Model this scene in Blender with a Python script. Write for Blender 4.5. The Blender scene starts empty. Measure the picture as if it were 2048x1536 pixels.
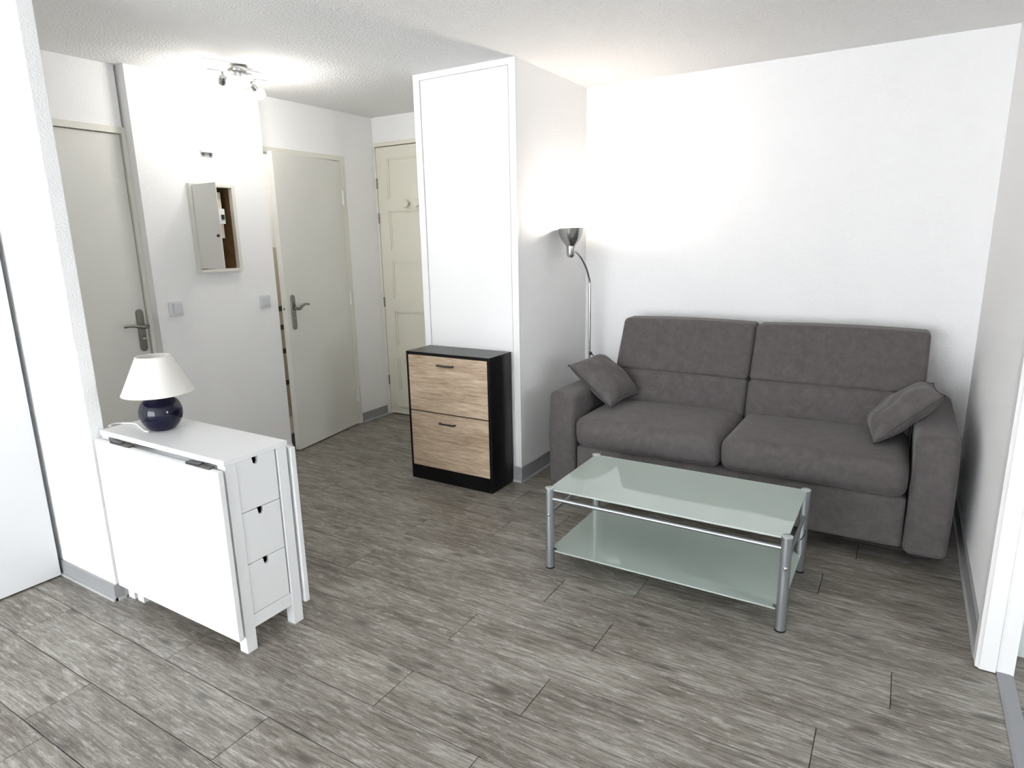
import bpy, bmesh, math, random
from mathutils import Vector, Matrix
random.seed(7)
SC = bpy.context.scene
COL = SC.collection

# ------------------------------------------------------------------ camera
F_PX, CAM_H, YAW, PITCH, ROLL = 1280.94, 1.4539, -0.5501, -0.2236, -0.0200
cy_, sy_, cp_, sp_ = math.cos(YAW), math.sin(YAW), math.cos(PITCH), math.sin(PITCH)
fwd = Vector((sy_*cp_, cy_*cp_, sp_)); rgt = Vector((cy_, -sy_, 0)); upv = rgt.cross(fwd)
cr_, sr_ = math.cos(ROLL), math.sin(ROLL)
r2 = rgt*cr_ + upv*sr_; u2 = upv*cr_ - rgt*sr_
cam = bpy.data.cameras.new('camera'); camo = bpy.data.objects.new('camera', cam); COL.objects.link(camo)
cam.sensor_fit = 'HORIZONTAL'; cam.sensor_width = 36.0; cam.lens = F_PX*36.0/2048.0
cam.clip_start = 0.02; cam.clip_end = 200
camo.matrix_world = Matrix(((r2.x, u2.x, -fwd.x, 0), (r2.y, u2.y, -fwd.y, 0), (r2.z, u2.z, -fwd.z, CAM_H), (0, 0, 0, 1)))
SC.camera = camo

# ------------------------------------------------------------------ world, daylight, exposure
SKY = 12.5
w = bpy.data.worlds.new('world'); SC.world = w; w.use_nodes = True
bg = w.node_tree.nodes['Background']
bg.inputs['Color'].default_value = (0.94, 0.97, 1.0, 1); bg.inputs['Strength'].default_value = SKY
SC.view_settings.view_transform = 'Standard'
SC.view_settings.look = 'None'
SC.view_settings.exposure = 0.32
SC.view_settings.gamma = 1.0
SC.view_settings.use_curve_mapping = False
SC.cycles.use_light_tree = False; SC.cycles.adaptive_threshold = 0.05
SC.cycles.max_bounces = 9; SC.cycles.diffuse_bounces = 7; SC.cycles.glossy_bounces = 4
SC.cycles.transmission_bounces = 8; SC.cycles.transparent_max_bounces = 12
SC.cycles.sample_clamp_indirect = 6.0
SC.cycles.caustics_reflective = False; SC.cycles.caustics_refractive = False

# room constants (metres; x along the sofa wall, y away from the camera)
HC = 2.393
XP, YP, YB, XR, XPL = -1.888, 3.168, 4.077, 0.345, -2.579
XH, YH0, YH1, XD, YE = -3.640, 2.076, 2.909, -3.708, 4.015
XW, YW, YW2 = -2.706, 1.201, 1.2585
YF = -3.30                      # window wall behind the camera
XL = -3.9                       # outer left
WIN = (-3.45, 0.05, 0.06, 2.30)   # window opening x0 x1 z0 z1
WIN2 = (1.15, 1.95, 0.70, 1.75)    # unseen window added to the neighbouring room for side light (y0 y1 z0 z1, in its far wall)
XN = 1.65; DY0_, DY1_ = 0.95, 2.455

def portal(x0, x1, z0, z1, y):
    l = bpy.data.lights.new('daylight_portal', 'AREA'); l.shape = 'RECTANGLE'
    l.size = x1-x0; l.size_y = z1-z0; l.cycles.is_portal = True
    o = bpy.data.objects.new('daylight_portal', l); COL.objects.link(o)
    o.location = ((x0+x1)/2, y, (z0+z1)/2); o.rotation_euler = (math.radians(90), 0, 0)
    o.rotation_euler = (math.radians(-90), 0, 0)   # faces +y, into the room
portal(WIN[0], WIN[1], WIN[2], WIN[3], YF-0.10)
l = bpy.data.lights.new('daylight_portal', 'AREA'); l.shape = 'RECTANGLE'; l.size = WIN2[3]-WIN2[2]; l.size_y = WIN2[1]-WIN2[0]; l.cycles.is_portal = True
o = bpy.data.objects.new('daylight_portal', l); COL.objects.link(o); o.location = (XN+0.10, (WIN2[0]+WIN2[1])/2, (WIN2[2]+WIN2[3])/2); o.rotation_euler = (0, math.radians(90), 0)

# ------------------------------------------------------------------ materials
MATS = {}
def nd(nt, t, **kw):
    n = nt.nodes.new(t)
    for k, v in kw.items(): setattr(n, k, v)
    return n
def mat(name, col, rough=0.5, metal=0.0, spec=0.5, bump=None, mottle=None, sheen=0.0, coat=0.0):
    m = bpy.data.materials.new(name); m.use_nodes = True; nt = m.node_tree
    b = nt.nodes['Principled BSDF']
    b.inputs['Base Color'].default_value = (*col, 1); b.inputs['Roughness'].default_value = rough
    b.inputs['Metallic'].default_value = metal; b.inputs['Specular IOR Level'].default_value = spec
    if sheen: b.inputs['Sheen Weight'].default_value = sheen; b.inputs['Sheen Roughness'].default_value = 0.4
    if coat: b.inputs['Coat Weight'].default_value = coat; b.inputs['Coat Roughness'].default_value = 0.03
    if bump or mottle:
        tc = nd(nt, 'ShaderNodeTexCoord')
    if mottle:   # (scale, colour2)
        n = nd(nt, 'ShaderNodeTexNoise'); n.inputs['Scale'].default_value = mottle[0]; n.inputs['Detail'].default_value = 8
        n.inputs['Roughness'].default_value = mottle[2] if len(mottle) > 2 else 0.62
        nt.links.new(tc.outputs['Object'], n.inputs['Vector'])
        r = nd(nt, 'ShaderNodeValToRGB'); r.color_ramp.elements[0].position = 0.32; r.color_ramp.elements[1].position = 0.68
        r.color_ramp.elements[0].color = (*col, 1); r.color_ramp.elements[1].color = (*mottle[1], 1)
        nt.links.new(n.outputs['Fac'], r.inputs['Fac']); nt.links.new(r.outputs['Color'], b.inputs['Base Color'])
    if bump:     # list of (scale, strength, distance)
        prev = None
        for sc_, st, di in bump:
            n = nd(nt, 'ShaderNodeTexNoise'); n.inputs['Scale'].default_value = sc_; n.inputs['Detail'].default_value = 3
            nt.links.new(tc.outputs['Object'], n.inputs['Vector'])
            bp = nd(nt, 'ShaderNodeBump'); bp.inputs['Strength'].default_value = st; bp.inputs['Distance'].default_value = di
            nt.links.new(n.outputs['Fac'], bp.inputs['Height'])
            if prev: nt.links.new(prev.outputs['Normal'], bp.inputs['Normal'])
            prev = bp
        nt.links.new(prev.outputs['Normal'], b.inputs['Normal'])
    MATS[name] = m
    return m

mat('wall_plaster', (0.895, 0.895, 0.90), 0.75, spec=0.3, bump=[(150, 0.75, 0.0038)])
mat('ceiling_plaster', (0.86, 0.86, 0.86), 0.85, spec=0.2, bump=[(95, 0.95, 0.008)])
mat('white_paint', (0.82, 0.82, 0.82), 0.4)
mat('white_lacquer', (0.835, 0.845, 0.85), 0.28)
mat('wardrobe_white', (0.74, 0.75, 0.76), 0.3)
mat('white_plastic', (0.82, 0.83, 0.84), 0.35)
mat('switch_plastic', (0.62, 0.64, 0.66), 0.35)
mat('switch_frame', (0.66, 0.68, 0.70), 0.35)
mat('door_paint', (0.68, 0.675, 0.635), 0.45, mottle=(3.0, (0.71, 0.705, 0.665)))
mat('frame_paint', (0.70, 0.69, 0.63), 0.45)
mat('cream_paint', (0.75, 0.73, 0.635), 0.5, mottle=(6.0, (0.72, 0.70, 0.61)))
mat('baseboard_vinyl', (0.27, 0.275, 0.28), 0.35)
mat('baseboard_lip', (0.42, 0.43, 0.44), 0.5)
mat('threshold_grey', (0.24, 0.235, 0.25), 0.5, bump=[(400, 0.2, 0.001)])
mat('black_melamine', (0.004, 0.004, 0.0045), 0.30, spec=0.28)
mat('black_plastic', (0.008, 0.008, 0.009), 0.4)
mat('dark_gap', (0.02, 0.02, 0.022), 0.8)
mat('brushed_steel', (0.50, 0.50, 0.49), 0.22, metal=1.0)
mat('silver_paint', (0.38, 0.40, 0.42), 0.34, metal=0.85)
mat('cap_white', (0.70, 0.72, 0.72), 0.4)
mat('cap_silver', (0.50, 0.52, 0.53), 0.4, metal=0.6)
mat('nickel', (0.25, 0.24, 0.215), 0.32, metal=1.0)
mat('dark_bronze', (0.05, 0.045, 0.036), 0.5)
mat('chrome', (0.62, 0.62, 0.62), 0.16, metal=1.0)
mat('navy_glaze', (0.0012, 0.0016, 0.013), 0.04, spec=0.36)
mat('board_beige', (0.66, 0.60, 0.48), 0.6)
mat('box_brown', (0.13, 0.075, 0.035), 0.6, mottle=(14, (0.22, 0.13, 0.06)))
mat('tile_beige', (0.55, 0.51, 0.42), 0.35)
mat('tile_brown', (0.07, 0.06, 0.04), 0.35)
mat('drawer_shade', (0.10, 0.085, 0.07), 0.8)  # dark colour stands in for the shade inside the drawers
mat('cord_white', (0.80, 0.80, 0.80), 0.5)
mat('plank_base', (0.05, 0.047, 0.043), 0.9)
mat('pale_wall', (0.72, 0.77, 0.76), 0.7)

# sofa fabric
fab = mat('sofa_fabric', (0.072, 0.0645, 0.0655), 0.92, spec=0.15, sheen=0.15,
          mottle=(22.0, (0.118, 0.106, 0.105), 0.86), bump=[(420, 0.4, 0.0016), (60, 0.15, 0.002)])
fabd = mat('pillow_fabric', (0.070, 0.064, 0.065), 0.92, spec=0.15, sheen=0.15,
           mottle=(20.0, (0.126, 0.113, 0.110), 0.84), bump=[(650, 0.25, 0.0012), (24, 0.3, 0.006)])
mat('seam_dark', (0.035, 0.032, 0.034), 0.9)

# lampshade: thin cloth
m = bpy.data.materials.new('shade_cloth'); m.use_nodes = True; nt = m.node_tree
pb = nt.nodes['Principled BSDF']; pb.inputs['Base Color'].default_value = (0.90, 0.885, 0.85, 1); pb.inputs['Roughness'].default_value = 0.8
tr = nd(nt, 'ShaderNodeBsdfTranslucent'); tr.inputs['Color'].default_value = (0.90, 0.87, 0.82, 1)
mx = nd(nt, 'ShaderNodeMixShader'); mx.inputs[0].default_value = 0.25
nt.links.new(pb.outputs[0], mx.inputs[1]); nt.links.new(tr.outputs[0], mx.inputs[2])
nt.links.new(mx.outputs[0], nt.nodes['Material Output'].inputs['Surface']); MATS['shade_cloth'] = m

# frosted green glass: milky body under a polished, reflecting surface
m = bpy.data.materials.new('frosted_glass'); m.use_nodes = True; nt = m.node_tree; L_ = nt.links.new
nt.nodes.remove(nt.nodes['Principled BSDF'])
df = nd(nt, 'ShaderNodeBsdfDiffuse'); df.inputs['Color'].default_value = (0.74, 0.82, 0.775, 1)
tp = nd(nt, 'ShaderNodeBsdfTransparent'); tp.inputs['Color'].default_value = (0.84, 0.92, 0.88, 1)
bd = nd(nt, 'ShaderNodeMixShader'); bd.inputs[0].default_value = 0.42
L_(df.outputs[0], bd.inputs[1]); L_(tp.outputs[0], bd.inputs[2])
fr = nd(nt, 'ShaderNodeFresnel'); fr.inputs['IOR'].default_value = 2.9
ge = nd(nt, 'ShaderNodeNewGeometry'); iv = nd(nt, 'ShaderNodeMath', operation='SUBTRACT'); iv.inputs[0].default_value = 1.0
L_(ge.outputs['Backfacing'], iv.inputs[1])
mu = nd(nt, 'ShaderNodeMath', operation='MULTIPLY'); L_(fr.outputs[0], mu.inputs[0]); L_(iv.outputs[0], mu.inputs[1])
gl = nd(nt, 'ShaderNodeBsdfGlossy'); gl.inputs['Roughness'].default_value = 0.012
mx = nd(nt, 'ShaderNodeMixShader'); L_(mu.outputs[0], mx.inputs[0]); L_(bd.outputs[0], mx.inputs[1]); L_(gl.outputs[0], mx.inputs[2])
L_(mx.outputs[0], nt.nodes['Material Output'].inputs['Surface']); MATS['frosted_glass'] = m

# clear window glass
m = bpy.data.materials.new('window_glass'); m.use_nodes = True; nt = m.node_tree
gl = nd(nt, 'ShaderNodeBsdfGlossy'); gl.inputs['Roughness'].default_value = 0.02
tp = nd(nt, 'ShaderNodeBsdfTransparent'); mx = nd(nt, 'ShaderNodeMixShader'); mx.inputs[0].default_value = 0.06
nt.links.new(tp.outputs[0], mx.inputs[1]); nt.links.new(gl.outputs[0], mx.inputs[2])
nt.links.new(mx.outputs[0], nt.nodes['Material Output'].inputs['Surface']); MATS['window_glass'] = m

def emis(name, col, s):
    m = bpy.data.materials.new(name); m.use_nodes = True; nt = m.node_tree
    nt.nodes.remove(nt.nodes['Principled BSDF'])
    e = nd(nt, 'ShaderNodeEmission'); e.inputs['Color'].default_value = (*col, 1); e.inputs['Strength'].default_value = s
    nt.links.new(e.outputs[0], nt.nodes['Material Output'].inputs['Surface']); MATS[name] = m
emis('bulb_glow_cool', (1.0, 0.96, 0.88), 60)
emis('bulb_glow_warm', (1.0, 0.86, 0.70), 60)

def ramp(nt, stops):
    r = nd(nt, 'ShaderNodeValToRGB'); cr = r.color_ramp
    while len(cr.elements) > 1: cr.elements.remove(cr.elements[-1])
    cr.elements[0].position = stops[0][0]; cr.elements[0].color = (*stops[0][1], 1)
    for p, c in stops[1:]:
        e = cr.elements.new(p); e.color = (*c, 1)
    return r

def wood(name, stops, sx, sy, patch, rough, knots=True, axis='x', spec=0.4, fine=True):
    """weathered wood: grain runs along local x; per-object offset so no two planks agree"""
    m = bpy.data.materials.new(name); m.use_nodes = True; nt = m.node_tree; L = nt.links.new
    b = nt.nodes['Principled BSDF']
    tc = nd(nt, 'ShaderNodeTexCoord'); oi = nd(nt, 'ShaderNodeObjectInfo')
    mu = nd(nt, 'ShaderNodeMath', operation='MULTIPLY'); mu.inputs[1].default_value = 37.0
    L(oi.outputs['Random'], mu.inputs[0])
    cx = nd(nt, 'ShaderNodeCombineXYZ'); L(mu.outputs[0], cx.inputs[0]); L(mu.outputs[0], cx.inputs[1]); L(mu.outputs[0], cx.inputs[2])
    ad = nd(nt, 'ShaderNodeVectorMath', operation='ADD'); L(tc.outputs['Object'], ad.inputs[0]); L(cx.outputs[0], ad.inputs[1])
    # gentle warp so the grain waves
    wn = nd(nt, 'ShaderNodeTexNoise'); wn.inputs['Scale'].default_value = 3.5; wn.inputs['Detail'].default_value = 2
    L(ad.outputs[0], wn.inputs['Vector'])
    ws = nd(nt, 'ShaderNodeVectorMath', operation='SCALE'); ws.inputs['Scale'].default_value = 0.014
    L(wn.outputs['Color'], ws.inputs[0])
    aw = nd(nt, 'ShaderNodeVectorMath', operation='ADD'); L(ad.outputs[0], aw.inputs[0]); L(ws.outputs[0], aw.inputs[1])
    def layer(kx, ky, detail, rough_):
        mp = nd(nt, 'ShaderNodeVectorMath', operation='MULTIPLY')
        mp.inputs[1].default_value = (kx, ky, ky)
        L(aw.outputs[0], mp.inputs[0])
        n = nd(nt, 'ShaderNodeTexNoise'); n.inputs['Scale'].default_value = 1.0; n.inputs['Detail'].default_value = detail
        n.inputs['Roughness'].default_value = rough_
        L(mp.outputs[0], n.inputs['Vector']); return n
    a = layer(sx, sy, 5, 0.70)
    c = layer(patch[0], patch[1], 4, 0.6)
    m1 = nd(nt, 'ShaderNodeMix', data_type='FLOAT'); m1.inputs[0].default_value = 0.42
    L(a.outputs['Fac'], m1.inputs[2]); L(c.outputs['Fac'], m1.inputs[3])
    out = m1.outputs[0]
    if fine:
        d = layer(sx*2.6, sy*3.4, 3, 0.7)
        m2 = nd(nt, 'ShaderNodeMix', data_type='FLOAT'); m2.inputs[0].default_value = 0.36
        L(out, m2.inputs[2]); L(d.outputs['Fac'], m2.inputs[3]); out = m2.outputs[0]
    r = ramp(nt, stops); L(out, r.inputs['Fac'])
    colo = r.outputs['Color']
    if knots:   # pale worn flecks, then thin dark pores
        for (kx, ky, dt, rg_, lo_, hi_, amt, cc) in ((13.0, 58.0, 5, 0.74, 0.54, 0.67, 0.62, (0.45, 0.44, 0.41)), (3.2, 150.0, 4, 0.62, 0.55, 0.66, 0.60, (0.055, 0.047, 0.038)),
                                                     (16.0, 90.0, 3, 0.75, 0.58, 0.68, 0.55, (0.075, 0.066, 0.054))):
            q = layer(kx, ky, dt, rg_)
            mr_ = nd(nt, 'ShaderNodeMapRange'); mr_.inputs[1].default_value = lo_; mr_.inputs[2].default_value = hi_; mr_.inputs[4].default_value = amt
            L(q.outputs['Fac'], mr_.inputs[0])
            mc_ = nd(nt, 'ShaderNodeMix', data_type='RGBA'); L(mr_.outputs[0], mc_.inputs[0]); L(colo, mc_.inputs[6]); mc_.inputs[7].default_value = (*cc, 1)
            colo = mc_.outputs[2]
    if knots:
        mp = nd(nt, 'ShaderNodeVectorMath', operation='MULTIPLY'); mp.inputs[1].default_value = (3.2, 9.5, 9.5)
        L(aw.outputs[0], mp.inputs[0])
        v = nd(nt, 'ShaderNodeTexVoronoi', voronoi_dimensions='2D'); v.inputs['Scale'].default_value = 1.0; L(mp.outputs[0], v.inputs['Vector'])
        mr = nd(nt, 'ShaderNodeMapRange'); mr.inputs[1].default_value = 0.05; mr.inputs[2].default_value = 0.17
        mr.inputs[3].default_value = 0.75; mr.inputs[4].default_value = 0.0; L(v.outputs['Distance'], mr.inputs[0])
        # only some cells carry a knot
        sp = nd(nt, 'ShaderNodeSeparateColor'); L(v.outputs['Color'], sp.inputs[0])
        gt = nd(nt, 'ShaderNodeMath', operation='GREATER_THAN'); gt.inputs[1].default_value = 0.74; L(sp.outputs[0], gt.inputs[0])
        mm = nd(nt, 'ShaderNodeMath', operation='MULTIPLY'); L(mr.outputs[0], mm.inputs[0]); L(gt.outputs[0], mm.inputs[1])
        mc = nd(nt, 'ShaderNodeMix', data_type='RGBA'); L(mm.outputs[0], mc.inputs[0]); L(colo, mc.inputs[6])
        mc.inputs[7].default_value = (0.06, 0.055, 0.048, 1); colo = mc.outputs[2]
    # per-piece tone
    tv = nd(nt, 'ShaderNodeMapRange'); tv.inputs[3].default_value = 0.94; tv.inputs[4].default_value = 1.08; L(oi.outputs['Random'], tv.inputs[0])
    hs = nd(nt, 'ShaderNodeHueSaturation'); L(tv.outputs[0], hs.inputs['Value']); L(colo, hs.inputs['Color'])
    L(hs.outputs['Color'], b.inputs['Base Color'])
    b.inputs['Roughness'].default_value = rough; b.inputs['Specular IOR Level'].default_value = spec
    bp = nd(nt, 'ShaderNodeBump'); bp.inputs['Strength'].default_value = 0.25; bp.inputs['Distance'].default_value = 0.001
    L(out, bp.inputs['Height']); L(bp.outputs['Normal'], b.inputs['Normal'])
    MATS[name] = m
wood('plank_wood', [(0.36, (0.060, 0.050, 0.039)), (0.43, (0.114, 0.099, 0.081)), (0.50, (0.190, 0.172, 0.148)),
                    (0.56, (0.268, 0.249, 0.222)), (0.64, (0.42, 0.404, 0.372))], 5.5, 70, (3.0, 9), 0.42)
wood('sonoma_oak', [(0.35, (0.20, 0.135, 0.085)), (0.44, (0.35, 0.255, 0.175)), (0.53, (0.50, 0.39, 0.285)), (0.65, (0.68, 0.57, 0.45))],
     5.0, 80, (2.2, 16), 0.5, knots=False)

# ------------------------------------------------------------------ mesh helpers
def tag(o, label=None, cat=None, group=None, kind=None):
    if label: o['label'] = label
    if cat: o['category'] = cat
    if group: o['group'] = group
    if kind: o['kind'] = kind
    return o
def empty(name, loc=(0, 0, 0), rz=0):
    o = bpy.data.objects.new(name, None); COL.objects.link(o); o.location = loc; o.rotation_euler = (0, 0, rz)
    o.empty_display_size = 0.05
    return o

class MB:
    def __init__(s): s.bm = bmesh.new()
    def box(s, x0, x1, y0, y1, z0, z1, bev=0.0, seg=2, M=None):
        t = bmesh.new()
        bmesh.ops.create_cube(t, size=1.0)
        for v in t.verts:
            v.co = Vector(((x0+x1)/2+v.co.x*(x1-x0), (y0+y1)/2+v.co.y*(y1-y0), (z0+z1)/2+v.co.z*(z1-z0)))
        if bev > 0:
            bmesh.ops.bevel(t, geom=list(t.edges), offset=bev, segments=seg, affect='EDGES', profile=0.5)
        s.add(t, M); return s
    def add(s, t, M=None):
        if M is not None: bmesh.ops.transform(t, matrix=M, verts=t.verts)
        me = bpy.data.meshes.new('tmp'); t.to_mesh(me); t.free(); s.bm.from_mesh(me); bpy.data.meshes.remove(me)
    def cyl(s, a, b, r, r_b=None, n=20, caps=True):
        a = Vector(a); b = Vector(b); d = b-a; L = d.length
        t = bmesh.new()
        bmesh.ops.create_cone(t, cap_ends=caps, segments=n, radius1=r, radius2=r if r_b is None else r_b, depth=L)
        q = d.to_track_quat('Z', 'Y').to_matrix().to_4x4(); q.translation = (a+b)/2
        s.add(t, q); return s
    def lathe(s, prof, n=40, c=(0, 0, 0), M=None):
        t = bmesh.new(); rings = []
        for r, z in prof:
            if r < 1e-6: rings.append([t.verts.new((0, 0, z))])
            else: rings.append([t.verts.new((r*math.cos(2*math.pi*i/n), r*math.sin(2*math.pi*i/n), z)) for i in range(n)])
        for A, B in zip(rings[:-1], rings[1:]):
            for i in range(n):
                j = (i+1) % n
                if len(A) == 1 and len(B) > 1: t.faces.new((A[0], B[i], B[j]))
                elif len(B) == 1 and len(A) > 1: t.faces.new((A[i], A[j], B[0]))
                elif len(A) > 1: t.faces.new((A[i], A[j], B[j], B[i]))
        bmesh.ops.recalc_face_normals(t, faces=t.faces)
        T = Matrix.Translation(c)
        s.add(t, T @ M if M is not None else T); return s
    def tube(s, pts, r, n=10, rs=None):
        pts = [Vector(p) for p in pts]; t = bmesh.new(); rings = []; prevx = None
        for i, p in enumerate(pts):
            d = (pts[min(i+1, len(pts)-1)]-pts[max(i-1, 0)]).normalized()
            if prevx is None:
                x = d.orthogonal().normalized()
            else:
                x = (prevx-d*prevx.dot(d)).normalized()
            prevx = x; y = d.cross(x); rr = rs[i] if rs else r
            rings.append([t.verts.new(p+(x*math.cos(2*math.pi*k/n)+y*math.sin(2*math.pi*k/n))*rr) for k in range(n)])
        for A, B in zip(rings[:-1], rings[1:]):
            for k in range(n): t.faces.new((A[k], A[(k+1) % n], B[(k+1) % n], B[k]))
        t.faces.new(rings[0][::-1]); t.faces.new(rings[-1])
        bmesh.ops.recalc_face_normals(t, faces=t.faces)
        s.add(t); return s
    def prism(s, poly, axis, a, b, bev=0):
        """extrude polygon (2d pts) along axis from a to b; remaining axes in order"""
        t = bmesh.new()
        def P(p, h):
            return {'x': (h, p[0], p[1]), 'y': (p[0], h, p[1]), 'z': (p[0], p[1], h)}[axis]
        A = [t.verts.new(P(p, a)) for p in poly]; B = [t.verts.new(P(p, b)) for p in poly]
        t.faces.new(A); t.faces.new(B[::-1])
        for i in range(len(poly)):
            j = (i+1) % len(poly); t.faces.new((A[i], A[j], B[j], B[i]))
        bmesh.ops.recalc_face_normals(t, faces=t.faces)
        if bev: bmesh.ops.bevel(t, geom=list(t.edges), offset=bev, segments=1, affect='EDGES')
        s.add(t); return s
    def build(s, name, m, parent=None, smooth=False, loc=None):
        me = bpy.data.meshes.new(name); s.bm.to_mesh(me); s.bm.free()
        me.materials.append(MATS[m])
        if smooth:
            for p in me.polygons: p.use_smooth = True
            try: me.set_sharp_from_angle(angle=math.radians(40))
            except Exception: pass
        o = bpy.data.objects.new(name, me); COL.objects.link(o)
        if parent: o.parent = parent
        if loc is not None: o.location = loc
        return o

def spline(ctrl, n=10):
    """Catmull-Rom through control points"""
    P = [Vector(c) for c in ctrl]; P = [P[0]*2-P[1]]+P+[P[-1]*2-P[-2]]; out = []
    for i in range(1, len(P)-2):
        for k in range(n):
            t = k/n; a, b, c, d = P[i-1], P[i], P[i+1], P[i+2]
            out.append(0.5*((2*b)+(c-a)*t+(2*a-5*b+4*c-d)*t*t+(3*b-a-3*c+d)*t**3))
    out.append(P[-2]); return out

def rbox(h, r, inner=8, rseg=5, fn=None):
    """soft rounded box centred on the origin: half sizes h, radius r, optional deform fn(Vector)->Vector"""
    bm = bmesh.new(); ax = []
    for k in range(3):
        c = [-h[k]+r*i/rseg for i in range(rseg)]+[-h[k]+r+(2*h[k]-2*r)*i/inner for i in range(inner+1)]+[h[k]-r+r*i/rseg for i in range(1, rseg+1)]
        ax.append(c)
    cache = {}
    def V(x, y, z):
        key = (round(x, 5), round(y, 5), round(z, 5))
        if key not in cache:
            p = Vector((x, y, z)); q = Vector([max(-h[k]+r, min(h[k]-r, p[k])) for k in range(3)]); d = p-q
            if d.length > 1e-9:
                # square-to-round remap so rings are even
                m_ = max(abs(d.x), abs(d.y), abs(d.z)); d = d.normalized()*m_
            p = q+d
            if fn: p = fn(p)
            cache[key] = bm.verts.new(p)
        return cache[key]
    for k in range(3):
        i, j = [(1, 2), (2, 0), (0, 1)][k]
        for sgn in (-1, 1):
            for a in range(len(ax[i])-1):
                for b in range(len(ax[j])-1):
                    qs = []
                    for (u, v) in ((a, b), (a+1, b), (a+1, b+1), (a, b+1)):
                        c = [0, 0, 0]; c[k] = sgn*h[k]; c[i] = ax[i][u]; c[j] = ax[j][v]; qs.append(V(*c))
                    if sgn < 0: qs.reverse()
                    try: bm.faces.new(qs)
                    except ValueError: pass
    bmesh.ops.recalc_face_normals(bm, faces=bm.faces)
    return bm
def build_bm(name, bm, m, parent=None, loc=None):
    mb = MB(); mb.bm.free(); mb.bm = bm
    return mb.build(name, m, parent, smooth=False, loc=loc)
def smooth(o):
    for p in o.data.polygons: p.use_smooth = True
    return o

ST = 'structure'
# ================================================================== STRUCTURE
# ---- floor: a base slab and laminate planks laid in rows along x
floor = MB().box(XL-0.1, 2.0, YF-0.15, 4.3, -0.10, -0.012).build('floor', 'plank_base')
tag(floor, 'grey weathered wood-look laminate floor of long planks', 'floor', kind=ST)
PLW, PLL = 0.2003, 1.2285
rows = {}   # row start index (y = 0.67+k*0.2003) -> a known joint x
KN = {0: -2.245, 1: -2.808, 2: -2.146, 3: -1.326, 4: -0.895, 5: -1.326, 6: -0.835, 7: -1.139, 8: -2.058, 9: -1.653, 10: -2.641, 11: -3.003}
mesh_cache = {}
def plank_mesh(L, Wd):
    key = (round(L, 4), round(Wd, 4))
    if key not in mesh_cache:
        t = bmesh.new(); bmesh.ops.create_cube(t, size=1.0)
        g = 0.0011
        for v in t.verts: v.co = Vector((v.co.x*(L-2*g), v.co.y*(Wd-2*g), v.co.z*0.012))
        top = [e for e in t.edges if all(v.co.z > 0 for v in e.verts)]
        bmesh.ops.bevel(t, geom=top, offset=0.0014, segments=1, affect='EDGES')
        me = bpy.data.meshes.new('plank'); t.to_mesh(me); t.free(); me.materials.append(MATS['plank_wood']); mesh_cache[key] = me
    return mesh_cache[key]
def lay(x0, x1, y0, y1):
    o = bpy.data.objects.new('plank', plank_mesh(x1-x0, y1-y0)); COL.objects.link(o); o.parent = floor
    o.location = ((x0+x1)/2, (y0+y1)/2, -0.006)
rng = random.Random(3)
for k in range(-20, 17):
    y0 = 0.670+k*PLW; y1 = y0+PLW
    y0 = max(y0, YF); y1 = min(y1, YB)
    if y0 > YB-0.02: continue
    xlo, xhi = (-3.71, 0.405)
    if y0 < YW-0.2 and y0 < 0.2: xlo = -3.71
    j = KN.get(k, -3.0+rng.random()*1.2)
    while j > xlo: j -= PLL
    xs = [xlo]; j += PLL
    while j < xhi:
        if j-xs[-1] > 0.03 and xhi-j > 0.03: xs.append(j)
        j += PLL
    xs.append(xhi)
    for a, b in zip(xs[:-1], xs[1:]): lay(a, b, y0, y1)
# planks of the room beyond the right doorway
for k in range(-6, 10):
    y0 = 0.670+k*PLW; y1 = min(y0+PLW, 2.58)
    if y0 > 2.56: continue
    lay(0.425, 1.65, y0, y1)

# ---- ceiling
tag(MB().box(XL-0.1, 2.0, YF-0.15, 4.3, HC, HC+0.1).build('ceiling', 'ceiling_plaster'),
    'rough white plaster ceiling over the room and hall', 'ceiling', kind=ST)

# ---- walls
tag(MB().box(XP-0.06, XR+0.10, YB, YB+0.15, 0, HC).build('wall_back', 'wall_plaster'),
    'white plaster wall behind the grey sofa', 'wall', kind=ST)
# right wall with doorway y 1.62..2.44
wr = MB().box(XR, XR+0.085, 2.455, YB+0.15, 0, HC).box(XR, XR+0.085, YF, DY0_, 0, HC).box(XR, XR+0.085, DY0_, 2.455, 2.06, HC)
tag(wr.build('wall_right', 'wall_plaster'), 'white plaster wall to the right of the sofa, with doorway', 'wall', kind=ST)
# closet block standing between hall and sofa (the "pillar")
cl = MB().box(XPL, XP, YP+0.012, YB+0.15, 0, HC)
wc = cl.build('wall_closet', 'wall_plaster')
tag(wc, 'white closet block between hall and sofa, rough plaster side', 'wall', kind=ST)
MB().box(XPL-0.004, XPL+0.042, YP, YP+0.012, 0.0, HC).build('frame_post', 'white_paint', wc)
MB().box(XP-0.040, XP+0.003, YP, YP+0.012, 0.0, HC).build('frame_post', 'white_paint', wc)
MB().box(XPL+0.042, XP-0.040, YP, YP+0.012, HC-0.034, HC).build('frame_rail', 'white_paint', wc)
MB().box(XPL+0.046, XP-0.046, YP+0.005, YP+0.012, 0.0, HC-0.038).build('panel', 'white_paint', wc)
# hall end wall with the entrance door opening x -3.70..-2.86, up to 2.20
ED0, ED1, EDZ = -3.690, -2.88, 2.175
tag(MB().box(XD-0.15, ED0-0.004, YE, YE+0.15, 0, HC).box(ED1+0.03, XPL, YE, YE+0.15, 0, HC).box(ED0-0.004, ED1+0.03, YE, YE+0.15, EDZ+0.03, HC)
    .build('wall_hall_end', 'wall_plaster'), 'white plaster wall around the cream entrance door', 'wall', kind=ST)
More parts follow.
